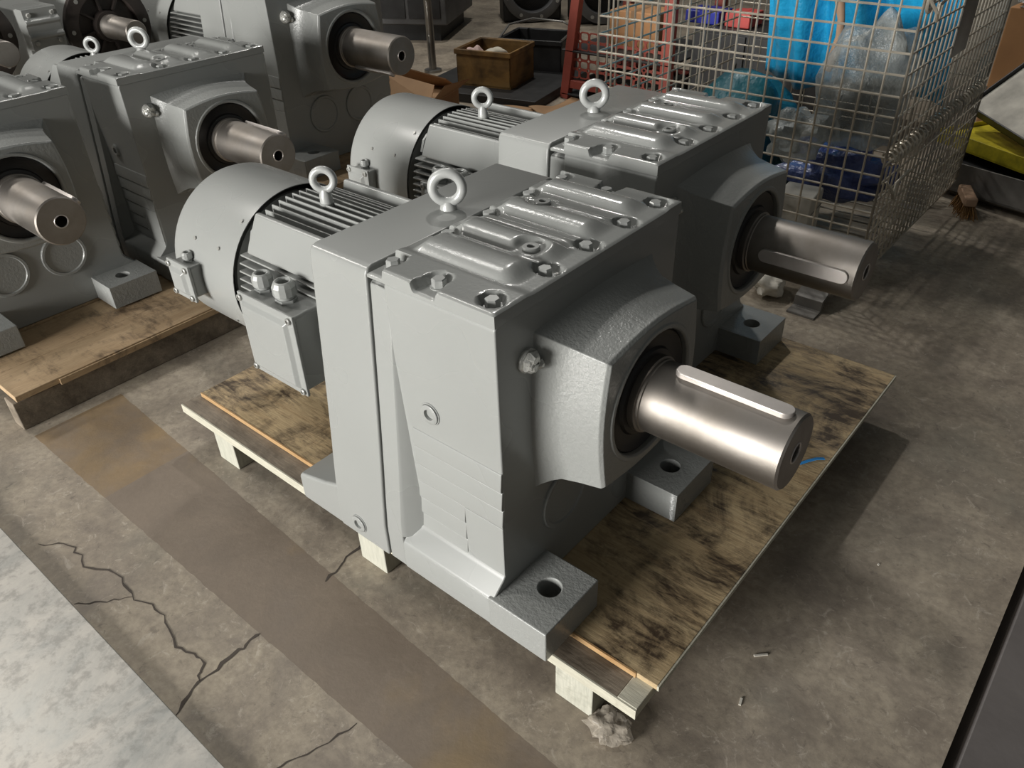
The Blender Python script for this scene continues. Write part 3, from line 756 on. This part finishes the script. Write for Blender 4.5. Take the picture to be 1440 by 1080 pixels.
# ------------------------------------------------------------------ far machines
sd = tag(empty('steel_post', (-2.89, 2.78, 0)), 'upright round steel post standing on the floor beside the brown carton', 'post')
MB().tube([(0, 0, 0), (0, 0, .3), (-.02, .0, 1.1)], .022, 16).build('pole', 'post_steel', sd)
MB().lathe([(0, .05), (.012, .05), (.014, .024)], axis=2, n=24).build('base_flange', 'post_steel', sd)
pk_ = MB().box(-.16, .16, -.12, .12, 0, .16).build('machine_casting', 'dark_machine', bevel=.006); pk_.location = (-2.98, 2.42, 0); pk_.rotation_euler = (0, 0, .2)
MB().box(-.15, .15, -.11, .11, .16, .175).build('wood_pad', 'board_yellow', pk_, .002)
tag(pk_, 'dark casting with a yellow wooden pad by the steel post', 'casting')
def machine(x, y, w, d, h, rz, label):
    R = empty('machine_cabinet', (x, y, 0), rz)
    MB().box(-w/2, w/2, -d/2, d/2, .10, h).build('cabinet', 'mid_machine', R, .01)
    MB().box(-w/2+.06, w/2-.06, -d/2+.04, d/2-.04, 0, .10).build('plinth', 'dark_machine', R)
    for i in range(4):
        xa = -w/2+.03+(w-.06)*i/4; MB().box(xa+.01, xa+(w-.06)/4-.01, -d/2-.006, -d/2, .14, h-.06).build('panel', 'dark_machine', R, .003)
    MB().box(-w/2-.02, w/2+.02, -d/2-.03, d/2+.02, h*.55, h*.60).build('ledge', 'mid_machine', R, .004)
    return tag(R, label, 'machine')
machine(-3.95, 3.45, 1.0, .7, .7, .5, 'dark machine cabinet standing behind the steel post')
def ring_housing(x, y, R0, rz, label):
    R = empty('ring_housing', (x, y, 0), rz)
    MB().lathe([(-.05, R0), (0, R0), (.004, R0-.01), (.004, R0*.72), (-.12, R0*.66), (-.12, R0*.3)], (0, 0, R0+.005), 0, 48).build('ring_flange', 'mid_machine', R, .003)
    MB().lathe([(-.119, R0*.66), (-.115, R0*.66)], (0, 0, R0+.005), 0, 40).build('cavity', 'mid_machine', R)
    MB().box(-.30, -.05, -R0*.95, R0*.95, .0, R0*2).build('housing', 'dark_machine', R, .02)
    for k in range(8):
        a = k*pi/4+.3; MB().lathe([(.004, .012), (.01, .012)], (0, R0*.87*cos(a), R0+.005+R0*.87*sin(a)), 0, 12).build('bolt', 'bolt_zinc', R)
    return tag(R, label, 'housing', 'round flanged housings')
ring_housing(-3.25, 4.16, .22, -.75, 'dark round-flanged housing on the floor behind the brown carton')
ring_housing(-2.78, 4.36, .22, -.75, 'dark round-flanged housing showing behind the red rack post')

# ------------------------------------------------------------------ trays and boxes beyond the cage
def tray(name, x, y, z, w, d, h, rot, mat, inner, label, cat='tray'):
    R = empty(name, (x, y, z)); R.rotation_euler = rot; th = .006
    for a in ((-w/2, w/2, -d/2, -d/2+th), (-w/2, w/2, d/2-th, d/2), (-w/2, -w/2+th, -d/2, d/2), (w/2-th, w/2, -d/2, d/2)): MB().box(*a, 0, h).build('wall', mat, R, .0015)
    MB().box(-w/2, w/2, -d/2, d/2, 0, .006).build('bottom', mat, R)
    if inner: MB().box(-w/2+.008, w/2-.008, -d/2+.008, d/2-.008, h*.3, h*.7).build('liner', inner, R, .003)
    return tag(R, label, cat)
tray('metal_tray', .235, 2.695, .03, .52, .46, .10, (0, 0, -.26), 'grey_tin', 'dark_machine', 'grey sheet metal tray beside the wire cage, a yellow tray resting on it')
tray('plastic_tray', .145, 2.745, .133, .46, .34, .05, (.0, 0, -.50), 'yellow_plastic', 'yellow_plastic', 'grimy yellow plastic tray resting on the grey metal tray')
tray('drip_tray', .19, 2.76, .318, .44, .36, .045, (.68, .10, -.70), 'dark_machine', 'white_paper', 'tilted dark tray lined with stained white paper on the yellow tray')
MB_ = MB().box(-.24, .24, -.20, .20, 0, .0298).build('wood_block', 'frame_wood', bevel=.004); MB_.location = (.25, 2.72, 0); MB_.rotation_euler = (0, 0, -.18)
tag(MB_, 'dark wooden block under the grey metal tray', 'block')
cb = lidded('cardboard_box', 'orange_card', -.11, .35, 3.22, 3.62, .0, .52, -.1, 'tall brown cardboard box wrapped in plastic behind the trays')
tag(blob('plastic_wrap', 'clear_film', (.14, 3.42, .53), (.25, .22, .12), .2, 17, freq=4, floor_z=.522), 'crumpled clear plastic on top of the tall brown cardboard box', 'plastic wrap')
bh = empty('broom_head', (.065, 2.42, 0), -1.15); tag(bh, 'worn brown broom head on the floor beside the cage corner', 'broom')
MB().box(-.07, .07, -.02, .02, .045, .075).build('stock', 'tan_stick', bh, .006)
br = MB(); rr = random.Random(4)
for i in range(140):
    x, y = rr.uniform(-.065, .065), rr.uniform(-.017, .017); br.tube([(x, y, .05), (x*1.25+rr.uniform(-.01, .01), y*1.6+rr.uniform(-.012, .012), .002)], .0016, 4)
bo = br.build('bristles', 'bristle', bh); bo['kind'] = 'stuff'

# ------------------------------------------------------------------ small litter
tg = MB().loft([[(x, .004*sin(x*40), z), (x, .004*sin(x*40)+.006, z), (x, .004*sin(x*40)+.006, z+.0015), (x, .004*sin(x*40), z+.0015)] for x, z in ((0, 0), (.018, .002), (.036, .004), (.052, .002))]).build('plastic_strip', 'blue_plastic_strip')
tg.location = (.216, .664, ZP-.001); tg.rotation_euler = (0, 0, .84)
tag(tg, 'small blue plastic strip on the plywood under the key shaft', 'plastic strip')
t = NT('scrap_film'); t.set('Base Color', (.46, .41, .34)); t.set('Roughness', .3); t.set('Alpha', .55); t.bump(t.noise(60, 4), .8, .006)
tag(blob('film_scrap', 'scrap_film', (.205, .030, .010), (.034, .026, .013), .35, 40, floor_z=.001, freq=5), 'crumpled clear film scrap by the pallet corner block', 'film scrap')
for k, (x, y) in enumerate(((.326, .301), (.34, .20), (.41, .62))):
    c = MB().box(-.012+.006*k, .012-.004*k, -.002, .002, 0, .002).build('wood_chip', 'white_paper', bevel=.0005); c.location = (x, y, 0); c.rotation_euler = (0, 0, .8+k)
    tag(c, 'tiny pale chip lying on the bare floor beyond the pallet edge', 'chip', 'chips on the floor')
